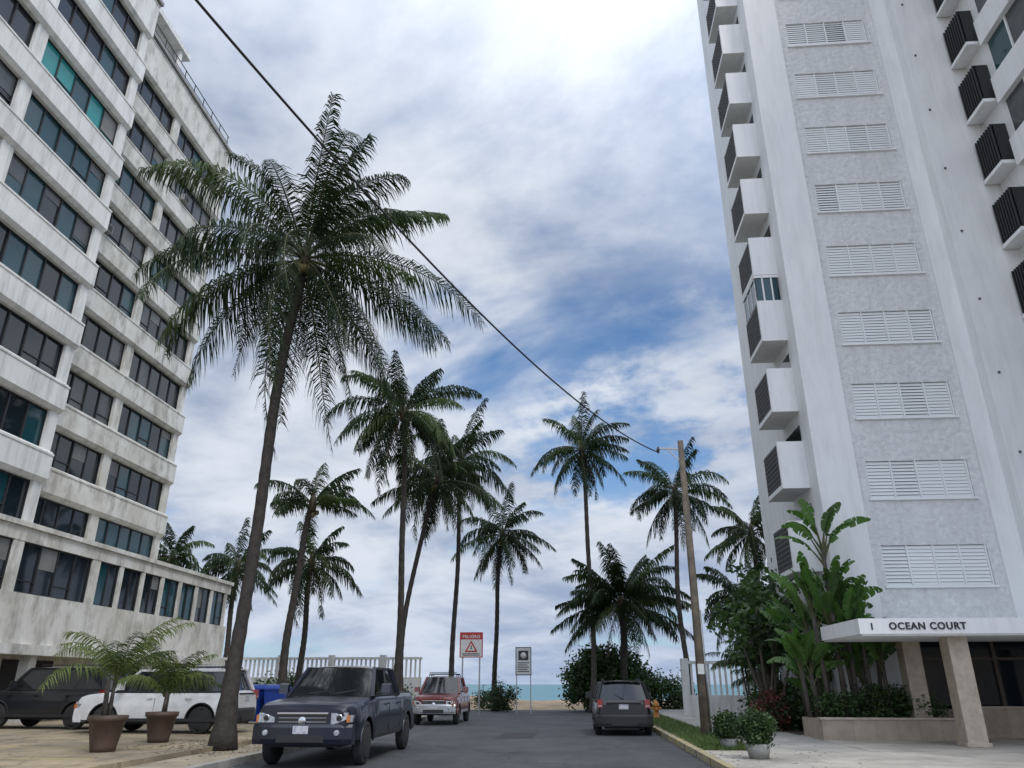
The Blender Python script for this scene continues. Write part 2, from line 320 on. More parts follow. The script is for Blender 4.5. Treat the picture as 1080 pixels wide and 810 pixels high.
# ---------------------------------------------------------------- right building
RBd=empty('apartment_tower'); wl=MB(); st=MB(); lo=MB(); gr=MB(); wn=MB(); fr=MB()
TOP=46; BX=7.62
wl.box(8.58,17,26.25,34,.1,TOP,WHITE2)
wl.box(8.58,9.95,25.85,26.25,3.2,TOP,WHITE2); wl.box(14.05,14.72,25.85,26.25,3.2,TOP,WHITE2); wl.box(14.72,17.0,25.35,26.25,3.2,TOP,WHITE2)
wl.box(17,31,8,34,3.2,TOP,WHITE2); wl.box(17.6,31,9,34,.1,3.2,BEIGE)
NF=14
for k in range(NF):
    z0=4.58+2.9*k; z1=z0+1.32
    st.box(9.95,14.05,25.98,26.25,z1,z0+2.9 if k<NF-1 else TOP,STUC)
    wn.add([(10.3,26.2,z0),(13.7,26.2,z0),(13.7,26.2,z1),(10.3,26.2,z1)],[(0,1,2,3)],DARK)
    st.box(9.95,10.3,25.98,26.25,z0,z1,STUC); st.box(13.7,14.05,25.98,26.25,z0,z1,STUC)
    lo.box(10.22,13.78,25.9,26.2,z0-.07,z0,SLAT)
    for j in range(5): lo.box(10.3+j*.84-.025,10.3+j*.84+.025,26.0,26.12,z0,z1,SLAT)
    for j in range(4):
        xa=10.3+j*.84+.03; xb=xa+.78; op=rng.choice([.02,.026,.032,.045])
        for q in range(11):
            zz_=z0+.01+q*.118; lo.hexa([(xa,26.02,zz_),(xb,26.02,zz_),(xb,26.02+op,zz_+.110),(xa,26.02+op,zz_+.110),(xa,26.035,zz_+.004),(xb,26.035,zz_+.004),(xb,26.035+op,zz_+.114),(xa,26.035+op,zz_+.114)],SLAT)
st.box(9.95,14.05,25.98,26.25,3.2,4.58,STUC)
for k in range(NF): fr.box(15.1,15.17,25.3,25.35,5.9+2.9*k,5.97+2.9*k,LATG)
for k in range(NF-1):
    b=5.2+2.9*k
    wl.box(BX,8.58,26.75,28.95,b-.02,b+.14,WHITE2)
    wl.box(BX,8.58,26.75,26.87,b+.14,b+1.72,WHITE2); wl.box(BX,8.58,28.85,28.95,b+.14,b+1.72,WHITE2)
    gr.box(BX+.09,BX+.11,26.87,28.85,b+.14,b+1.6,LATT)
    for j in range(13): gr.box(BX+.02,BX+.07,26.9+j*.158,26.945+j*.158,b+.14,b+1.66,LATG)
    for j in range(9): gr.box(BX+.015,BX+.06,26.87,28.85,b+.2+j*.17,b+.24+j*.17,LATG)
    wn.add([(8.57,26.9,b+.14),(8.57,28.85,b+.14),(8.57,28.85,b+2.4),(8.57,26.9,b+2.4)],[(0,1,2,3)],GLASS if k%3 else GLASS2)
    if k in (3,10):
        for j in range(4): wl.box(BX+.02,BX+.07,26.9+j*.62,26.95+j*.62,b+1.7,b+2.75,WHITE2)
        wn.box(BX+.04,BX+.06,26.9,28.85,b+1.72,b+2.75,TEAL if k==10 else GLASS2)
        wn.box(BX+.07,8.5,26.8,26.82,b+1.72,b+2.75,TEAL if k==10 else GLASS2); wl.box(BX,8.58,26.75,28.95,b+2.75,b+2.86,WHITE2)
        for q in (7.9,8.25): wl.box(q,q+.06,26.77,26.83,b+1.72,b+2.75,WHITE2)
    wl.box(16.4,17,24.0,25.3,b-.15,b,WHITE2); gr.box(16.48,16.52,24.1,25.2,b,b+1.75,LATT)
    for j in range(8): gr.box(16.42,16.47,24.1+j*.155,24.16+j*.155,b,b+1.75,LATT)
    gr.box(16.48,17,25.16,25.2,b,b+1.75,LATT); gr.box(16.48,17,24.1,24.14,b,b+1.75,LATT)
    wl.box(16.75,17,12,23.8,b-.45,b+.75,WHITE2)
    for j in range(9):
        ya=12.4+j*1.25; wn.add([(16.96,ya,b+.76),(16.96,ya+1.25,b+.76),(16.96,ya+1.25,b+2.44),(16.96,ya,b+2.44)],[(0,1,2,3)],rng.choice([GLASS,GLASS2,CURT])); fr.box(16.9,16.98,ya-.03,ya+.03,b+.75,b+2.45,SLAT)
# lobby + canopy
wl.box(7.36,16.6,20.8,24.0,2.8,3.18,WHITE2); wl.box(7.42,16.6,20.86,24.0,2.76,2.8,WHITE2); wl.box(9.5,17,24.0,26.25,2.9,3.2,WHITE2)
wl.box(8.6,17,25.8,26.2,.15,.9,BEIGE); wn.box(10.8,16.9,25.86,25.9,.9,2.9,GLASS)
for x in (10.8,11.9,13.0,14.1,15.2,16.3): fr.box(x,x+.1,25.78,25.9,.9,2.9,BARK)
fr.box(10.8,16.9,25.79,25.9,2.3,2.38,BARK); wl.box(8.6,10.8,25.75,26.2,.9,3.2,WHITE2)
co_=MB()
for (x,y) in ((9.75,21.4),(9.75,24.3),(15.2,21.4)): co_.box(x,x+.5,y,y+.5,.15,2.8,MARB); co_.box(x-.05,x+.55,y-.05,y+.55,.15,.25,MARB)
co_.build('columns',RBd,bevel=.01)
for o,nm in ((wl,'walls'),(st,'stucco_panels'),(lo,'louvred_windows'),(gr,'balcony_grilles'),(wn,'glazing'),(fr,'frames')): o.build(nm,RBd)
def text(s,size,loc,mat,parent,rotx=90,rz=0,ext=.015,al='LEFT'):
    c=bpy.data.curves.new('lettering','FONT'); c.body=s; c.size=size; c.extrude=ext; c.space_character=1.15; c.align_x=al; c.offset=.006
    o=bpy.data.objects.new('lettering',c); sc.collection.objects.link(o); o.location=loc; o.rotation_euler=(rad(rotx),0,rad(rz)); c.materials.append(mat); o.parent=parent
text('OCEAN COURT',.24,(8.1,20.79,2.91),FRAME,RBd); text('1',.22,(7.62,20.79,2.91),FRAME,RBd)
mb=MB(); mb.box(6.95,10.9,23.75,23.95,.15,.68,BEIGE); mb.box(6.95,7.15,23.95,25.7,.15,.68,BEIGE); mb.box(7.15,10.9,23.95,25.7,.15,.6,SOIL); mb.box(6.9,10.95,23.7,24.0,.68,.73,MARB); mb.build('stone_planter')
mb=MB(); mb.box(11.6,16.5,24.9,25.2,.15,.95,BEIGE); mb.box(11.55,16.55,24.85,25.25,.95,1.0,MARB); mb.build('entrance_wall')
# ---------------------------------------------------------------- palms
def frond(mb,base,az,el,L,droop,pairs,ll,lw,leaf,r,wind=(0,0,0),rr=.035,nseg=12,hang=1.0):
    p=Vector(base); pts=[p.copy()]; tw=r.uniform(-.35,.35)
    for i in range(nseg):
        s=(i+1)/nseg; e=el-droop*s**1.25; a=az+tw*s
        d=Vector((math.cos(e)*math.cos(a),math.cos(e)*math.sin(a),math.sin(e)))+Vector(wind)*s
        p=p+d.normalized()*(L/nseg); pts.append(p.copy())
    mb.tube(pts,[rr*(1-.85*i/nseg) for i in range(nseg+1)],4,RACH if leaf is not LEAFD else LEAFD,cap=False)
    roll=r.uniform(-.5,.5)
    vs=[];fs=[]
    for k in range(pairs):
        s=.13+.86*k/pairs; q=s*nseg; i=min(int(q),nseg-1); f=q-i
        P=pts[i].lerp(pts[i+1],f); T=(pts[i+1]-pts[i]).normalized()
        S=T.cross(Vector((0,0,1)))
        if S.length<.05: S=Vector((-math.sin(az),math.cos(az),0))
        S.normalize(); N=S.cross(T)
        S=(S*math.cos(roll)+N*math.sin(roll)).normalized(); N=S.cross(T)
        prof=min(1,.35+(s-.1)*2.6)*(1-.68*max(0,(s-.5)/.5)**1.4)
        for sg in (-1,1):
            if r.random()<.07: continue
            ln=ll*prof*r.uniform(.75,1.15)
            d=(S*sg*r.uniform(.8,1.1)+T*(.25+.9*s)*r.uniform(.6,1.2)+N*r.uniform(-.4,.15)).normalized()
            g=r.uniform(.8,2.1)*hang; d2=(d+Vector((0,0,-g))+Vector(wind)*1.5).normalized(); d3=(d2+Vector((0,0,-g*1.3))+Vector(wind)).normalized()
            W=T*lw*.5; m1=P+d*ln*.27; m2=m1+d2*ln*.38; t=m2+d3*ln*.38; o=len(vs)
            vs+= [P-W*.6,P+W*.6,m1+W,m1-W,m2+W*.7,m2-W*.7,t]
            fs+= [(o,o+1,o+2,o+3),(o+3,o+2,o+4,o+5),(o+5,o+4,o+6)]
    mb.add(vs,fs,leaf)
def ball(mb,c,rad_,mat,n=8):
    pts=[];rs=[]
    for i in range(7):
        a=math.pi*i/6; pts.append((c[0],c[1],c[2]-rad_*1.15*math.cos(a))); rs.append(max(.003,rad_*math.sin(a)))
    mb.tube(pts,rs,n,mat)
def palm(base,top,R0,R1,L,nf,pairs,ll,lw,seed,bow=(0,0),wind=(.12,0,0),dead=2,leaf=(LEAFP,LEAFP2),trunk=TRUNK,elmin=-50,elmax=80,name='palm_tree',base_flare=1.8,nuts=8):
    r=random.Random(seed); mb=MB(); b=Vector(base); t=Vector(top); n=46; pts=[];rs=[]
    for i in range(n+1):
        s=i/n; p=b.lerp(t,s); k=4*s*(1-s); p+=Vector((bow[0]*k+.06*math.sin(s*9+seed),bow[1]*k,0)); pts.append(p)
        rr=R0+(R1-R0)*s; rr*=1+(base_flare-1)*math.exp(-s*n/3.2); rs.append(rr*(1+(.05 if i%2 else -.03)+r.uniform(-.02,.02)))
    mb.tube(pts,rs,12,trunk)
    mb.tube([t-Vector((0,0,.4)),t-Vector((0,0,.1)),t+Vector((0,0,.3)),t+Vector((0,0,.7))],[R1*1.1,R1*1.6,R1*1.3,.03],8,LEAFD)
    for i in range(nf):
        f=(i+.5)/nf; el=rad(elmax+(elmin-elmax)*f**.95+r.uniform(-10,10)); az=i*2.39996+r.uniform(-.4,.4)
        LL=L*r.uniform(.78,1.08)*(.85 if f<.08 else 1)
        q=leaf[1] if r.random()<.22 else leaf[0]
        dr=rad(r.uniform(60,108)*(1 if f>.12 else .5)) if f<.6 else rad(r.uniform(30,60))
        bp=t+Vector((math.cos(az)*R1*.8,math.sin(az)*R1*.8,.25-.35*f))
        frond(mb,bp,az,el,LL,dr,pairs,ll,lw,q,r,wind)
    for i in range(dead):
        az=r.uniform(0,6.28); frond(mb,t+Vector((math.cos(az)*.15,math.sin(az)*.15,-.2)),az,rad(-45),L*.7,rad(40),int(pairs*.5),ll*.8,lw*.8,LEAFD,r,(0,0,0))
    for i in range(nuts):
        az=r.uniform(0,6.28); ball(mb,t+Vector((math.cos(az)*(R1+.18),math.sin(az)*(R1+.18),-.25-r.uniform(0,.35))),.12,NUT,6)
    for i in range(nuts//3):
        az=r.uniform(0,6.28); q=t+Vector((math.cos(az)*.2,math.sin(az)*.2,0)); mb.tube([q,q+Vector((math.cos(az)*.5,math.sin(az)*.5,0)),q+Vector((math.cos(az)*.8,math.sin(az)*.8,-.7))],[.03,.05,.012],5,LEAFD)
    return mb.build(name)
palm((-8.35,19.2,.15),(-7.9,19.4,13.75),.165,.13,5.8,44,92,1.25,.046,105,bow=(-.25,.2),wind=(.28,0,.0),dead=2,nuts=14,base_flare=2.2,elmin=-58,elmax=86)
palm((-8.6,38,.0),(-8.9,38,15.3),.17,.13,4.6,36,60,1.1,.07,6,bow=(.25,0))
palm((-9.1,42,0),(-7.55,42,12.5),.15,.12,4.0,28,54,1.05,.07,8,bow=(-.6,0))
palm((-7.05,46,0),(-6.8,46,14.8),.15,.12,4.3,30,54,1.05,.07,9)
palm((-5.05,52,0),(-4.67,52,11.2),.16,.13,3.9,28,52,1.0,.07,10,bow=(-.2,0))
palm((1.15,50,0),(.97,50,16.6),.16,.13,4.0,30,52,1.0,.07,12,wind=(.05,0,0),trunk=TRUNK2,bow=(.2,0))
palm((6.9,48,0),(6.85,48,13.0),.16,.13,3.9,28,50,1.0,.07,13,wind=(-.05,0,0),trunk=TRUNK2,bow=(-.3,0))
palm((3.2,50.5,0),(3.2,50.5,6.4),.25,.2,5.0,46,60,1.15,.08,14,wind=(0,0,0),dead=3,elmin=-20,nuts=5)
palm((-13.2,36,.2),(-12.75,36,9.9),.2,.14,3.1,16,50,.95,.06,15,wind=(.35,0,-.05),elmin=0,elmax=75,dead=0,bow=(-.3,0),nuts=2)
palm((-15.4,44,.2),(-15.3,44,8.2),.18,.14,3.4,26,48,.95,.07,16,dead=2)
palm((-23.4,52,0),(-23.4,52,9.2),.2,.15,3.5,26,46,.95,.08,17)
palm((-32.6,60,0),(-32.6,60,11.3),.2,.15,3.4,24,44,.95,.09,18)
palm((12.4,52,0),(12.3,52,11.1),.2,.15,3.6,26,46,.95,.08,19)
palm((9.9,46,0),(9.8,46,6.2),.2,.15,3.2,24,46,.9,.08,20)
def potted(x,y,z,s,seed,hh,LL):
    mb=MB(); mb.tube([(x,y,z),(x,y,z+.1),(x,y,z+.66*s),(x,y,z+.67*s),(x,y,z+.78*s),(x,y,z+.78*s)],[.27*s,.29*s,.40*s,.44*s,.45*s,.39*s],20,POT)
    mb.tube([(x,y,z+.74*s),(x,y,z+.79*s)],[.39*s,.1*s],12,SOIL)
    r=random.Random(seed); t=Vector((x,y,z+.78*s+hh))
    for j in range(3):
        q=Vector((r.uniform(-.08,.08),r.uniform(-.08,.08),0)); mb.tube([t+q-Vector((0,0,hh+.05)),t+q*1.5],[.06,.035],6,TRUNK2)
    for i in range(13):
        az=i*2.4+r.uniform(-.3,.3); frond(mb,t+Vector((r.uniform(-.06,.06),r.uniform(-.06,.06),-.1)),az,rad(r.uniform(40,88)),r.uniform(.7,1.1)*LL,rad(r.uniform(50,100)),34,.5*s,.03,LEAFY if r.random()<.6 else LEAFP2,r,(.1,0,0),.014,9,hang=.45)
    mb.build('potted_palm')
potted(-10.2,17.2,.25,.92,31,.75,2.15); potted(-10.45,20.0,.25,.9,33,.45,1.6)
# ---------------------------------------------------------------- shrubs
def leaves(mb,c,rx,ry,rz,ncl,per,size,mats,r,cs=.35):
    c=Vector(c)
    for i in range(ncl):
        while True:
            p=Vector((r.uniform(-1,1),r.uniform(-1,1),r.uniform(-1,1)))
            if .35<p.length<1: break
        p=Vector((p.x*rx,p.y*ry,p.z*rz)); m=r.choice(mats); vs=[];fs=[]
        for j in range(per):
            q=c+p+Vector((r.gauss(0,cs),r.gauss(0,cs),r.gauss(0,cs*.8))); d=Vector((r.uniform(-1,1),r.uniform(-1,1),r.uniform(-.7,.7))).normalized()
            s=d.cross(Vector((r.uniform(-1,1),r.uniform(-1,1),r.uniform(-1,1)))).normalized(); z=size*r.uniform(.6,1.3); o=len(vs)
            if q.z<.15: q.z=.15
            vs+=[q,q+d*z*.5+s*z*.28,q+d*z,q+d*z*.5-s*z*.28]; fs.append((o,o+1,o+2,o+3))
        mb.add(vs,fs,m)
def bush(name,c,rx,ry,rz,ncl,per,size,mats,seed,cs=.3,stems=6):
    r=random.Random(seed); mb=MB()
    for i in range(stems):
        a=r.uniform(0,6.28); mb.tube([(c[0],c[1],.1),(c[0]+math.cos(a)*rx*.4,c[1]+math.sin(a)*ry*.4,c[2]),(c[0]+math.cos(a)*rx*.7,c[1]+math.sin(a)*ry*.7,c[2]+rz*.6)],[.05,.035,.01],5,BARK)
    leaves(mb,c,rx,ry,rz,ncl,per,size,mats,r,cs); return mb.build(name)
bush('sea_grape_bush',(2.1,52.3,1.8),2.8,2,1.9,290,60,.24,[LB1,LB2,LB1,LB2],41)
bush('shrub',(5.6,53,1.0),1.9,1.5,1.2,110,45,.2,[LB1,LB2],42)
bush('shrub',(-4.4,51,.8),.7,.7,1.0,40,40,.16,[LB1],43,cs=.2)
bush('shrub',(-5.6,54,.6),1.0,.9,.6,40,40,.16,[LB1,LB2],44,cs=.2)
bush('hedge',(7.9,31,.8),1.1,3.4,.8,170,45,.16,[LB1,LB2],45,cs=.25)
bush('red_shrub',(6.7,28.5,.75),.55,.8,.6,60,40,.12,[LRED,LB1,LRED],46,cs=.15)
bush('hedge',(9.0,24.8,1.0),1.8,.6,.45,150,50,.10,[LB1,LB2,LB2],47,cs=.14)
bush('hedge',(-14,45.5,1.2),5,.6,1.0,120,45,.18,[LB1,LB2],50,cs=.25)
for i,(x,y,s) in enumerate(((3.85,17.9,1.0),(3.7,20.4,.85))):
    r=random.Random(60+i); mb=MB(); mb.tube([(x,y,.15),(x,y,.32*s+.1),(x,y,.34*s+.1)],[.2*s,.27*s,.24*s],16,GPOT)
    leaves(mb,(x,y,.66*s+.08),.36*s,.36*s,.32*s,130,45,.07,[LB1,LB1,LB2,LB1],r,.07); mb.build('potted_shrub')
def thin_tree(x,y,h,spread,seed,name='frangipani_tree',nst=9,den=2):
    r=random.Random(seed); mb=MB()
    for i in range(nst):
        a=r.uniform(0,6.28); rr=r.uniform(.3,1)*spread; hh=h*r.uniform(.55,1); p0=Vector((x+r.uniform(-.2,.2),y+r.uniform(-.2,.2),.1)); p2=Vector((x+math.cos(a)*rr,y+math.sin(a)*rr,hh)); p1=p0.lerp(p2,.5)+Vector((r.uniform(-.2,.2),r.uniform(-.2,.2),.3))
        mb.tube([p0,p0.lerp(p1,.5),p1,p1.lerp(p2,.5)+Vector((0,0,.1)),p2],[.06,.05,.042,.03,.012],6,BARK)
        for j in range(4):
            f=r.uniform(.35,1); q=p1.lerp(p2,f); e=q+Vector((r.uniform(-.6,.6),r.uniform(-.6,.6),r.uniform(.1,.6))); mb.tube([q,e],[.02,.008],4,BARK); leaves(mb,e,.3,.3,.25,den,20,.28,[LB1,LB2,LB2],r,.2)
    mb.build(name)
thin_tree(6.9,29.2,5.3,1.2,71); thin_tree(7.7,32.5,5.9,1.2,72); thin_tree(9.3,38,5.8,1.3,73,den=3)
for (x,y,h,sd) in ((7.6,34.5,2.6,91),(7.4,30.6,3.4,92),(8.6,36.5,2.8,93)):
    r=random.Random(sd); mb=MB()
    for st_ in range(5):
        bx=x+r.uniform(-.4,.4); by=y+r.uniform(-.4,.4); hh=h*r.uniform(.6,1); t=Vector((bx+r.uniform(-.3,.3),by,hh)); mb.tube([(bx,by,.1),t],[.05,.035],6,TRUNK2)
        for i in range(7): frond(mb,t,i*2.4+st_,rad(r.uniform(35,80)),r.uniform(1.3,1.9),rad(r.uniform(60,100)),30,.45,.04,r.choice([LEAFP2,LEAFP,LB2]),r,(0,0,0),.015,8,hang=.6)
    mb.build('areca_palm')
def paddle(mb,base,az,el,pet,bl,bw,droop,r,mat):
    p=Vector(base); pts=[p.copy()]; n1=5;n2=9
    e=el
    for i in range(n1): e=el-.12*droop*i/n1; p=p+Vector((math.cos(e)*math.cos(az),math.cos(e)*math.sin(az),math.sin(e)))*pet/n1; pts.append(p.copy())
    mb.tube(pts,[.05,.04,.035,.03,.025,.02],5,RACH,cap=False)
    S=Vector((-math.sin(az),math.cos(az),0)); rl=r.uniform(-1.2,1.2); Q=[]
    for i in range(n2+1):
        s=i/n2; e2=e-droop*s**1.2; T=Vector((math.cos(e2)*math.cos(az),math.cos(e2)*math.sin(az),math.sin(e2)))
        if i: p=p+T*bl/n2
        N=S.cross(T)*-1; SS=S*math.cos(rl)+N*math.sin(rl); NN=N*math.cos(rl)-S*math.sin(rl)
        Q.append((p.copy(),SS,NN,T,bw*.5*(math.sin(math.pi*min(.98,s*.93+.05))**.55)))
    for sg in (-1,1):
        i=0
        while i<n2:
            step=r.choice([1,2,2,3]); j=min(n2,i+step); fold=r.uniform(.1,.7)*(1 if r.random()<.6 else -1); vs=[]
            for k in range(i,j+1):
                P,SS,NN,T,w_=Q[k]; w2=w_*r.uniform(.9,1.05); sh=-.03 if k==j and j<n2 else 0
                vs+=[P,P+SS*sg*w2*.6+NN*w2*.25+T*sh,P+SS*sg*w2*(1-.15*abs(fold))+NN*w2*fold*.5+T*sh*1.5-Vector((0,0,w2*.15))]
            fs=[]
            for k in range(j-i): o=k*3; fs+=[(o,o+1,o+4,o+3),(o+1,o+2,o+5,o+4)]
            mb.add(vs,fs,mat,True); i=j
def bop(x,y,z,h,stems,seed,sx=.6,lo_=.35):
    r=random.Random(seed); mb=MB()
    for s_ in range(stems):
        bx=x+r.uniform(-sx,sx); by=y+r.uniform(-.35,.35); hh=h*r.uniform(lo_,.9) if s_ else h
        t=Vector((bx+r.uniform(-.2,.2),by,z+hh*.72)); mb.tube([(bx,by,z),t],[.08,.06],8,TRUNK2)
        for i in range(10):
            az=(0 if i%2 else math.pi)+r.uniform(-.9,.9)+s_*.4; paddle(mb,t-Vector((0,0,.6*r.random())),az,rad(r.uniform(55,90)),r.uniform(.4,.85)*max(h,4.5)/6.5,r.uniform(.9,1.35),r.uniform(.32,.46),r.uniform(.4,1.3),r,BANL if r.random()<.6 else LB2)
    mb.build('bird_of_paradise_plant')
bop(8.0,24.8,.6,6.9,5,81,.45,.5); bop(8.9,25.0,.6,3.9,6,82,.7); bop(7.4,25.2,.6,3.6,5,84,.4); bop(7.7,27.5,.15,4.4,4,83)
# ---------------------------------------------------------------- walls / fences
def balustrade(mb,x0,x1,y,z0,zb,zt,th=.2):
    mb.box(x0,x1,y-th/2,y+th/2,z0,zb,WHITE); mb.box(x0,x1,y-th/2-.04,y+th/2+.04,zt-.14,zt,WHITE)
    x=x0
    while x<x1-.1:
        mb.box(x,x+.1,y-.05,y+.05,zb,zt-.14,WHITE); x+=.28
    x=x0
    while x<=x1: mb.box(x-.18,x+.18,y-.18,y+.18,z0,zt+.12,WHITE); x+=3.2
mb=MB(); balustrade(mb,-34,-9.2,48,-.1,2.0,3.15); mb.build('balustrade_wall')
mb=MB(); balustrade(mb,5.6,12.8,41,0,1.1,2.7); mb.build('balustrade_wall')
# ---------------------------------------------------------------- pole, cable, signs, hydrant, bins
def pole(x,y,h):
    mb=MB(); mb.tube([(x,y,0),(x+.02,y,h*.5),(x,y,h)],[.15,.125,.10],12,WOOD)
    mb.beam((x-.85,y,h-.25),(x,y,h-.3),.05,.06,METAL); mb.beam((x-.5,y,h-.28),(x,y,h-.8),.04,.04,METAL)
    for dx in (-.8,): mb.tube([(x+dx,y,h-.42),(x+dx,y,h-.32),(x+dx,y,h-.2)],[.04,.06,.03],8,BLKPL)
    mb.tube([(x+.16,y-.1,0.1),(x+.14,y-.08,h*.4)],[.03,.03],6,METAL); mb.box(x-.1,x+.1,y-.15,y-.12,1.9,2.2,SIGNW)
    return mb.build('utility_pole')
pole(4.0,25.7,9.6); pole(-7.9,-3,12)
mb=MB(); pts=[]
for i in range(61):
    s=i/60; pts.append((3.2+(-7.9-3.2)*s,25.7-28.7*s,9.2-5.0*s+7.5*s*s))
mb.tube(pts,[.02]*61,6,CABLE)
mb.build('overhead_cable')
mb=MB(); x,y=-5.93,46
for dx in (-.5,.5): mb.beam((x+dx,y+.05,0),(x+dx,y+.05,4.4),.08,.08,METAL)
mb.box(x-.68,x+.68,y-.03,y,3.05,4.45,SIGNR); mb.box(x-.62,x+.62,y-.034,y-.03,3.1,4.4,SIGNW)
mb.box(x-.62,x+.62,y-.038,y-.034,4.05,4.4,SIGNR)
mb.add([(x-.38,y-.04,3.35),(x+.38,y-.04,3.35),(x,y-.04,4.0)],[(0,1,2)],SIGNR); mb.add([(x-.24,y-.044,3.43),(x+.24,y-.044,3.43),(x,y-.044,3.84)],[(0,1,2)],SIGNW); mb.box(x-.03,x+.03,y-.05,y-.045,3.5,3.7,SIGNB)
for q in range(2): mb.box(x-.5,x+.5,y-.04,y-.035,3.16+q*.08,3.2+q*.08,SIGNB)
wsn=mb.build('warning_sign'); text('PELIGRO',.24,(x,y-.04,4.13),SIGNW,wsn,ext=.004,al='CENTER')
mb=MB(); x,y=-3.0,48
for dx in (-.42,.42): mb.beam((x+dx,y+.04,0),(x+dx,y+.04,3.7),.06,.06,METAL)
mb.box(x-.48,x+.48,y-.03,y,2.1,3.7,SIGNB); mb.box(x-.43,x+.43,y-.034,y-.03,2.15,3.65,SIGNW)
mb.box(x-.3,x+.3,y-.04,y-.034,2.95,3.5,SIGNB); mb.tube([(x,y-.042,3.22),(x,y-.046,3.22)],[.18,.18],14,SIGNW)
for q in range(5): mb.box(x-.34,x+.34-.1*(q%2),y-.04,y-.034,2.3+q*.12,2.35+q*.12,SIGNB)
mb.build('notice_sign')
mb=MB(); x,y,z=3.75,38,.15
mb.tube([(x,y,z),(x,y,z+.06),(x,y,z+.07),(x,y,z+.5),(x,y,z+.52),(x,y,z+.56),(x,y,z+.68),(x,y,z+.74),(x,y,z+.76),(x,y,z+.82)],[.17,.17,.12,.12,.16,.16,.12,.05,.03,.03],14,HYD)
mb.tube([(x-.24,y,z+.42),(x+.24,y,z+.42)],[.06,.06],10,HYD); mb.tube([(x,y-.22,z+.38),(x,y,z+.38)],[.08,.08],10,HYD); mb.build('fire_hydrant')
for i,(x,y) in enumerate(((-12.05,29.6),(-11.15,29.7),(-11.6,30.8))):
    mb=MB(); a,b,h=.30,.37,1.15
    mb.hexa([(-a,-a,.08),(a,-a,.08),(a,a,.08),(-a,a,.08),(-b,-b-.03,h),(b,-b-.03,h),(b,b,h),(-b,b,h)],BIN)
    mb.box(-b-.03,b+.03,-b-.06,b+.03,h,h+.05,BIN)
    mb.hexa([(-b-.03,-b-.08,h+.052),(b+.03,-b-.08,h+.052),(b+.03,b+.05,h+.052),(-b-.03,b+.05,h+.052),(-b+.05,-b+.02,h+.16),(b-.05,-b+.02,h+.16),(b-.05,b-.02,h+.2),(-b+.05,b-.02,h+.2)],BIN)
    mb.tube([(-b,b+.1,h+.02),(b,b+.1,h+.02)],[.02,.02],8,BLKPL)
    for sg in (-1,1): mb.tube([(sg*(a-.02),b-.05,.12),(sg*(a+.06),b-.05,.12)],[.12,.12],14,TYRE)
    for q in (-.15,.15): mb.box(q-.02,q+.02,-b-.012,-b+.02,.35,h-.1,BIN)
    mb.build('refuse_bin',None,(x,y,.25),rad(-8+9*i),bevel=.015)
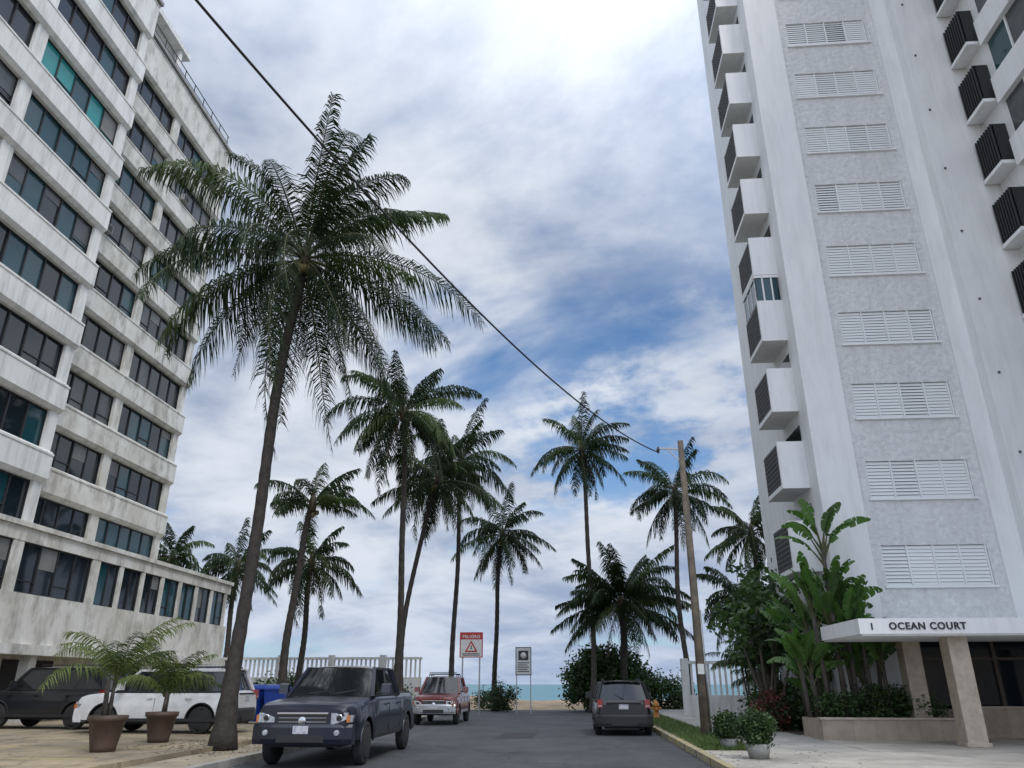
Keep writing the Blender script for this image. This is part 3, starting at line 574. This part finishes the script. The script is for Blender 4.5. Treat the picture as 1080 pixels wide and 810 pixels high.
# ---------------------------------------------------------------- cars
def car(name,loc,rot,L,W,H,P,top,axles,r,zs,cab,kind,trim=BLKPL,gm=None,rack=False):
    mb=MB(); hl=L/2
    def tz(x):
        for i in range(len(top)-1):
            if top[i][0]<=x<=top[i+1][0]:
                f=(x-top[i][0])/(top[i+1][0]-top[i][0]); f2=f*f*(3-2*f)*.5+f*.5; return top[i][1]+(top[i+1][1]-top[i][1])*f2
        return top[-1][1]
    Ra=r*1.17
    xs_=set([round(-hl+L*i/56,4) for i in range(57)])
    for a in axles:
        for k in range(17): xs_.add(round(a-Ra*math.cos(math.pi*k/16),4))
    for q in (.02,.06,.12,.2): xs_.add(hl-q); xs_.add(-hl+q)
    xs_=sorted(x for x in xs_ if -hl<=x<=hl)
    def bz(x):
        z=zs
        e=hl-abs(x)
        if e<.7: z=zs+.04
        for a in axles:
            if abs(x-a)<Ra: z=max(z,r+math.sqrt(max(0,Ra*Ra-(x-a)**2)))
        return z
    def pw(x):
        e=hl-abs(x); d=.75
        return W/2*(1-.17*((d-e)/d)**3.2) if e<d else W/2
    fr_=[(0,.965),(.1,.98),(.3,1.0),(.5,1.0),(.62,.992),(.66,.975),(.85,.955),(.94,.925),(1,.86)]
    vs=[];cols=[]
    for x in xs_:
        z0=bz(x);z1=tz(x);z0=min(z0,z1-.05);row=[]
        for h,y in fr_:
            z=z0+(z1-z0)*h; hh=(z-zs)/(z1-zs); yy=.965
            for (h0,y0),(h1,y1) in zip(fr_,fr_[1:]):
                if h0<=hh<=h1: yy=y0+(y1-y0)*(hh-h0)/(h1-h0)
            if hh>=1: yy=.86
            row.append((pw(x)*yy,z))
        row.append((pw(x)*.5,z1+.02)); row.append((0,z1+.03))
        full=[(x,-y,z) for y,z in row]+[(x,y,z) for y,z in reversed(row[:-1])]
        cols.append(full)
    m=len(cols[0])
    for c in cols: vs+=c
    fs=[(i*m+j,(i+1)*m+j,(i+1)*m+j+1,i*m+j+1) for i in range(len(cols)-1) for j in range(m-1)]
    mb.add(vs,fs,P,True)
    mb.add(cols[0],[tuple(range(m))],P); mb.add(cols[-1],[tuple(reversed(range(m)))],P)
    zb=cab[4]
    mb.box(-hl+.12,hl-.15,-W/2+.32,W/2-.32,zs-.08,min(zb-.06,tz(hl)-.05),DARK)
    for a in axles: mb.box(a-Ra,a+Ra,-W/2+.3,W/2-.3,r,min(zb-.1,r+Ra),DARK)
    for a in axles:
        for sg in (-1,1):
            pts=[(a-Ra*math.cos(math.pi*k/14)*1.02,sg*(W/2-.012),r+Ra*1.02*math.sin(math.pi*k/14)) for k in range(15)]
            mb.tube(pts,[.024]*15,5,P if kind=='truck' else BLKPL)
            y0=sg*(W/2-.25); y1=sg*(W/2-.015); yi=sg*(W/2-.05)
            mb.tube([(a,y0,r),(a,y0+sg*.02,r),(a,y0+sg*.05,r),(a,y1-sg*.05,r),(a,y1-sg*.01,r),(a,y1,r),(a,yi,r)],[r*.6,r*.93,r,r,r*.94,r*.72,r*.66],26,TYRE)
            mb.tube([(a,yi-sg*.08,r),(a,yi-sg*.03,r)],[r*.64,r*.64],22,BLKPL)
            mb.tube([(a,yi-sg*.03,r),(a,yi+sg*.025,r)],[r*.16,r*.12],12,RIM)
            for k in range(6):
                an=k*math.pi/3+.3; mb.beam((a+math.cos(an)*r*.1,yi,r+math.sin(an)*r*.1),(a+math.cos(an)*r*.66,yi-sg*.005,r+math.sin(an)*r*.66),.03,.085,RIM,up=Vector((0,1,0)).cross(Vector((math.cos(an),0,math.sin(an)))))
            rp=[(a+math.cos(q*math.pi/11)*r*.66,yi+sg*.005,r+math.sin(q*math.pi/11)*r*.66) for q in range(23)]
            mb.tube(rp,[.022]*23,5,RIM,cap=False)
    xA,xB,xC,xD,zb=cab; wb=W/2*.90; wt=W/2*.73; zr=H-.07
    B=[(xA,-wb),(xA,wb),(xD,wb),(xD,-wb)]; T=[(xB,-wt),(xB,wt),(xC,wt),(xC,-wt)]
    base=[Vector((x,y,zb-.06)) for x,y in B]; tp=[Vector((x,y,zr)) for x,y in T]
    def face(a,b,c,d,bul,nrm,mat):
        n_=8; vv=[];ff=[]
        for i in range(n_+1):
            for j in range(5):
                u=i/n_; v=j/4; p=a.lerp(b,u).lerp(d.lerp(c,u),v)+nrm*bul*(1-(2*u-1)**2); vv.append(p)
        for i in range(n_):
            for j in range(4): k=i*5+j; ff.append((k,k+5,k+6,k+1))
        mb.add(vv,ff,mat,True)
    face(base[0],base[1],tp[1],tp[0],.09,Vector((1,0,.3)),CGL)
    face(base[2],base[3],tp[3],tp[2],.05,Vector((-1,0,.1)),CGL)
    for a_,b_,c_,d_ ,sg in ((base[1],base[2],tp[2],tp[1],1),(base[3],base[0],tp[0],tp[3],-1)): face(a_,b_,c_,d_,.015,Vector((0,sg,0)),CGL)
    vv=[];ff=[]
    for i in range(9):
        for j in range(9):
            u=i/8;v=j/8; x=xC-.04+(xB-xC+.06)*u; y=-wt*1.03+2*wt*1.03*v
            vv.append((x,y,zr-.0+.085*(1-abs(2*v-1)**3.2)*(1-.5*abs(2*u-1)**3)))
    for i in range(8):
        for j in range(8): k=i*9+j; ff.append((k,k+9,k+10,k+1))
    mb.add(vv,ff,P,True)
    for sg in (-1,1):
        b0=Vector((xA,sg*wb,zb-.05)); t0=Vector((xB,sg*wt,zr+.01)); b1=Vector((xD,sg*wb,zb-.05)); t1=Vector((xC,sg*wt,zr+.01))
        mb.beam(b0,t0,.085,.07,P); mb.beam(b1,t1,.13,.1,P); mb.beam(t0,t1,.07,.06,P)
        mb.beam(b0+Vector((0,sg*.008,.03)),b1+Vector((0,sg*.008,.03)),.03,.03,trim)
        fr2=(.52,) if kind=='truck' else (.36,.70)
        for q in fr2: mb.beam(b0.lerp(b1,q)+Vector((0,sg*.01,0)),t0.lerp(t1,min(1,q+.02))+Vector((0,sg*.01,0)),.03,.09,BLKPL,up=Vector((1,0,0)))
        for q in ([.02,.52,1.0] if kind=='truck' else [.06,.38,.70]):
            x=xA+(xD-xA)*q
            if not any(abs(x-a)<Ra*.98 for a in axles): mb.box(x-.006,x+.006,sg*W/2-.01,sg*W/2+.003,zs+.1,zb-.2,BLKPL)
            if q>.3: mb.box(x+.06,x+.24,min(sg*W/2*.985,sg*(W/2*.985+.03)),max(sg*W/2*.985,sg*(W/2*.985+.03)),zb-.22,zb-.18,P)
        mb.box(xD,xA+.1,min(sg*(W/2-.03),sg*(W/2+.012)),max(sg*(W/2-.03),sg*(W/2+.012)),zs+.0,zs+.09,trim)
        ym=sg*(W/2+.12); xm=xA-.35; mb.hexa([(xm-.05,ym-.13,zb+.02),(xm+.08,ym-.11,zb+.03),(xm+.08,ym+.11,zb+.03),(xm-.05,ym+.13,zb+.02),(xm-.05,ym-.12,zb+.24),(xm+.05,ym-.1,zb+.22),(xm+.05,ym+.1,zb+.22),(xm-.05,ym+.12,zb+.24)],P); mb.beam((xm,sg*W/2*.9,zb+.02),(xm,ym,zb+.06),.05,.05,BLKPL)
        zn=tz(hl-.02); y0=sg*W/2*.54;y1=sg*W/2*.85
        a0,a1=sorted((y0,y1))
        hh0,hh1=(.30,.24) if sg<0 else (.24,.30)
        mb.hexa([(hl-.30,a0,zn-hh1),(hl+.012,a0,zn-hh1),(hl+.005,a1,zn-hh0+.06),(hl-.30,a1,zn-hh0+.06),(hl-.30,a0,zn-.06),(hl+.002,a0,zn-.06),(hl-.005,a1,zn-.05),(hl-.30,a1,zn-.05)],HEAD)
        yc_=sg*W/2*.70; mb.tube([(hl+.002,yc_,zn-.15),(hl+.02,yc_,zn-.15)],[.075,.06],14,CHROME); mb.tube([(hl+.02,yc_,zn-.15),(hl+.024,yc_,zn-.15)],[.055,.04],12,BLKPL)
        yo=sg*(W/2*.84)
        mb.box(hl-.36,hl-.1,min(yo,sg*W/2*.925),max(yo,sg*W/2*.925),zn-.24,zn-.10,HEAD)
        mb.box(hl-.1,hl+.01,min(sg*W/2*.84,sg*W/2*.89),max(sg*W/2*.84,sg*W/2*.89),zn-.24,zn-.1,AMB)
        zt_=tz(-hl+.02); t0_=zt_-.42 if kind=='truck' else zb-.22
        mb.box(-hl-.015,-hl+.22,min(sg*W/2*.72,sg*W/2*.90),max(sg*W/2*.72,sg*W/2*.90),t0_-.02,t0_+.24,TAIL)
        mb.box(-hl-.02,-hl,min(sg*W/2*.74,sg*W/2*.88),max(sg*W/2*.74,sg*W/2*.88),t0_+.02,t0_+.07,HEAD)
        mb.tube([(hl+.03,sg*W/2*.68,zs+.2),(hl+.075,sg*W/2*.68,zs+.2)],[.06,.055],12,HEAD)
    zn=tz(hl-.02)
    mb.box(hl-.05,hl+.012,-W/2*.48,W/2*.48,zn-.38,zn-.06,BLKPL)
    if gm is None: gm=CHROME if kind=='truck' else trim
    mb.box(hl,hl+.03,-W/2*.49,W/2*.49,zn-.085,zn-.05,gm); mb.box(hl,hl+.03,-W/2*.44,W/2*.44,zn-.39,zn-.37,gm)
    for q in range(3): mb.box(hl+.01,hl+.022,-W/2*.46,W/2*.46,zn-.31+q*.075,zn-.30+q*.075,gm)
    mb.tube([(hl+.02,0,zn-.21),(hl+.045,0,zn-.21)],[.085,.08],16,CHROME)
    for sx in (1,-1):
        zt2=zs+.36; mt=P if kind!='silver' and sx>0 and trim is BLKPL else trim
        n_=10; vsb=[];fsb=[]
        for i in range(n_+1):
            u=-1+2*i/n_; y=u*W/2*.95; xo=sx*(hl+.085-.13*abs(u)**3); xi=sx*(hl-.3)
            vsb+=[(xi,y,zs-.02),(xo-sx*.03,y,zs-.02),(xo,y,zs+.08),(xo,y,zt2-.06),(xo-sx*.03,y,zt2),(xi,y,zt2)]
        for i in range(n_):
            for k in range(6): o=i*6; fsb.append((o+k,o+(k+1)%6,o+6+(k+1)%6,o+6+k))
        fsb+=[(0,1,2,3,4,5),tuple(n_*6+k for k in (5,4,3,2,1,0))]
        mb.add(vsb,fsb,mt)
        mb.box(min(sx*(hl+.06),sx*(hl+.092)),max(sx*(hl+.06),sx*(hl+.092)),-W/2*.45,W/2*.45,zs+.02,zs+.15,BLKPL)
        pz=zs+.18 if (sx>0 or kind=='truck') else zb-.28
        px=hl+.095 if (sx>0 or kind=='truck') else hl+.02
        mb.box(min(sx*(px-.03),sx*px),max(sx*(px-.03),sx*px),-.16,.16,pz,pz+.15,PLATE)
    if kind=='truck':
        mb.box(-hl+.1,xD-.12,-W/2*.8,W/2*.8,zb-.12,zb+.034,DARK)
        mb.box(-hl-.01,-hl+.0,-.6,.6,zb-.14,zb-.08,BLKPL)
    else:
        mb.box(-hl-.012,-hl+.02,-W/2*.6,W/2*.6,zb-.1,zb-.06,trim)
        mb.beam((xC-.02,-wt*.9,zr+.05),(xC-.02,wt*.9,zr+.05),.2,.03,P)
        mb.beam((xD-.02,.0,zb+.04),(xD+.12,.35,zb+.2),.02,.02,BLKPL)
    if kind!='truck' or rack:
        e0,e1=(xC+.1,xB-.3) if kind!='truck' else (xC,xB-.1)
        for sg in (-1,1):
            mb.beam((e0,sg*wt*.88,H+.05),(e1,sg*wt*.88,H+.05),.03,.03,BLKPL)
            for q in (e0,e1,(e0+e1)/2): mb.beam((q,sg*wt*.88,H-.03),(q,sg*wt*.88,H+.05),.03,.03,BLKPL)
        if rack:
            for q in (e0,e1,(e0+e1)/2): mb.beam((q,-wt*.88,H+.09),(q,wt*.88,H+.09),.04,.04,BLKPL)
            mb.beam((e1,-wt*.88,H+.15),(e1,wt*.88,H+.15),.03,.03,BLKPL)
    mb.beam((xA+.03,-.5,zb+.02),(xA-.1,.05,zb+.1),.02,.02,BLKPL); mb.beam((xA+.03,.1,zb+.02),(xA-.1,.6,zb+.1),.02,.02,BLKPL)
    return mb.build(name,None,loc,rot,bevel=.008)
BLK=paint('black_paint',(.007,.008,.010),0,.4); NAVY=paint('navy_paint',(.004,.007,.020),0,.45); WH=paint('white_car_paint',(.74,.74,.73),0); REDP=paint('dark_red_paint',(.13,.012,.010),.1); GRY=paint('charcoal_paint',(.012,.014,.018),.1,.5)
def ttop(L,hood,belt): h=L/2; return [(-h,belt-.05),(-h+.08,belt+.03),(h-2.05,belt+.03),(h-1.75,hood+.08),(h-1.2,hood+.06),(h-.4,hood),(h-.12,hood-.05),(h,hood-.14)]
car('pickup_truck',(-5.6,19.75,0),rad(-90),6.5,2.2,2.02,NAVY,ttop(6.5,1.24,1.35),(-2.05,2.12),.44,.48,(1.5,.75,-.9,-1.1,1.38),'truck',trim=BLKPL)
car('pickup_truck',(-5.95,36.6,0),rad(-90),5.1,1.95,1.95,REDP,ttop(5.1,1.15,1.25),(-1.55,1.6),.39,.46,(1.05,.4,-.85,-1.05,1.27),'truck',trim=SILV,gm=SILV,rack=True)
def stop(L,hood,belt): h=L/2; return [(-h,belt-.12),(-h+.1,belt),(h-1.6,belt-.01),(h-1.15,hood+.04),(h-.4,hood-.03),(h-.12,hood-.1),(h,hood-.2)]
car('suv',(-12.5,24.2,.25),rad(180),4.95,1.9,1.80,WH,stop(4.95,1.10,1.15),(-1.5,1.48),.38,.33,(1.35,.65,-2.05,-2.32,1.17),'suv',trim=BLKPL)
car('suv',(-17.5,26.2,.25),rad(178),4.6,1.9,1.90,GRY,stop(4.6,1.15,1.2),(-1.38,1.38),.39,.36,(1.2,.6,-2.0,-2.2,1.22),'suv')
car('suv',(1.65,29.9,0),rad(90),4.5,1.96,1.72,BLK,stop(4.5,1.04,1.08),(-1.35,1.35),.37,.3,(1.2,.45,-1.75,-2.1,1.1),'suv')
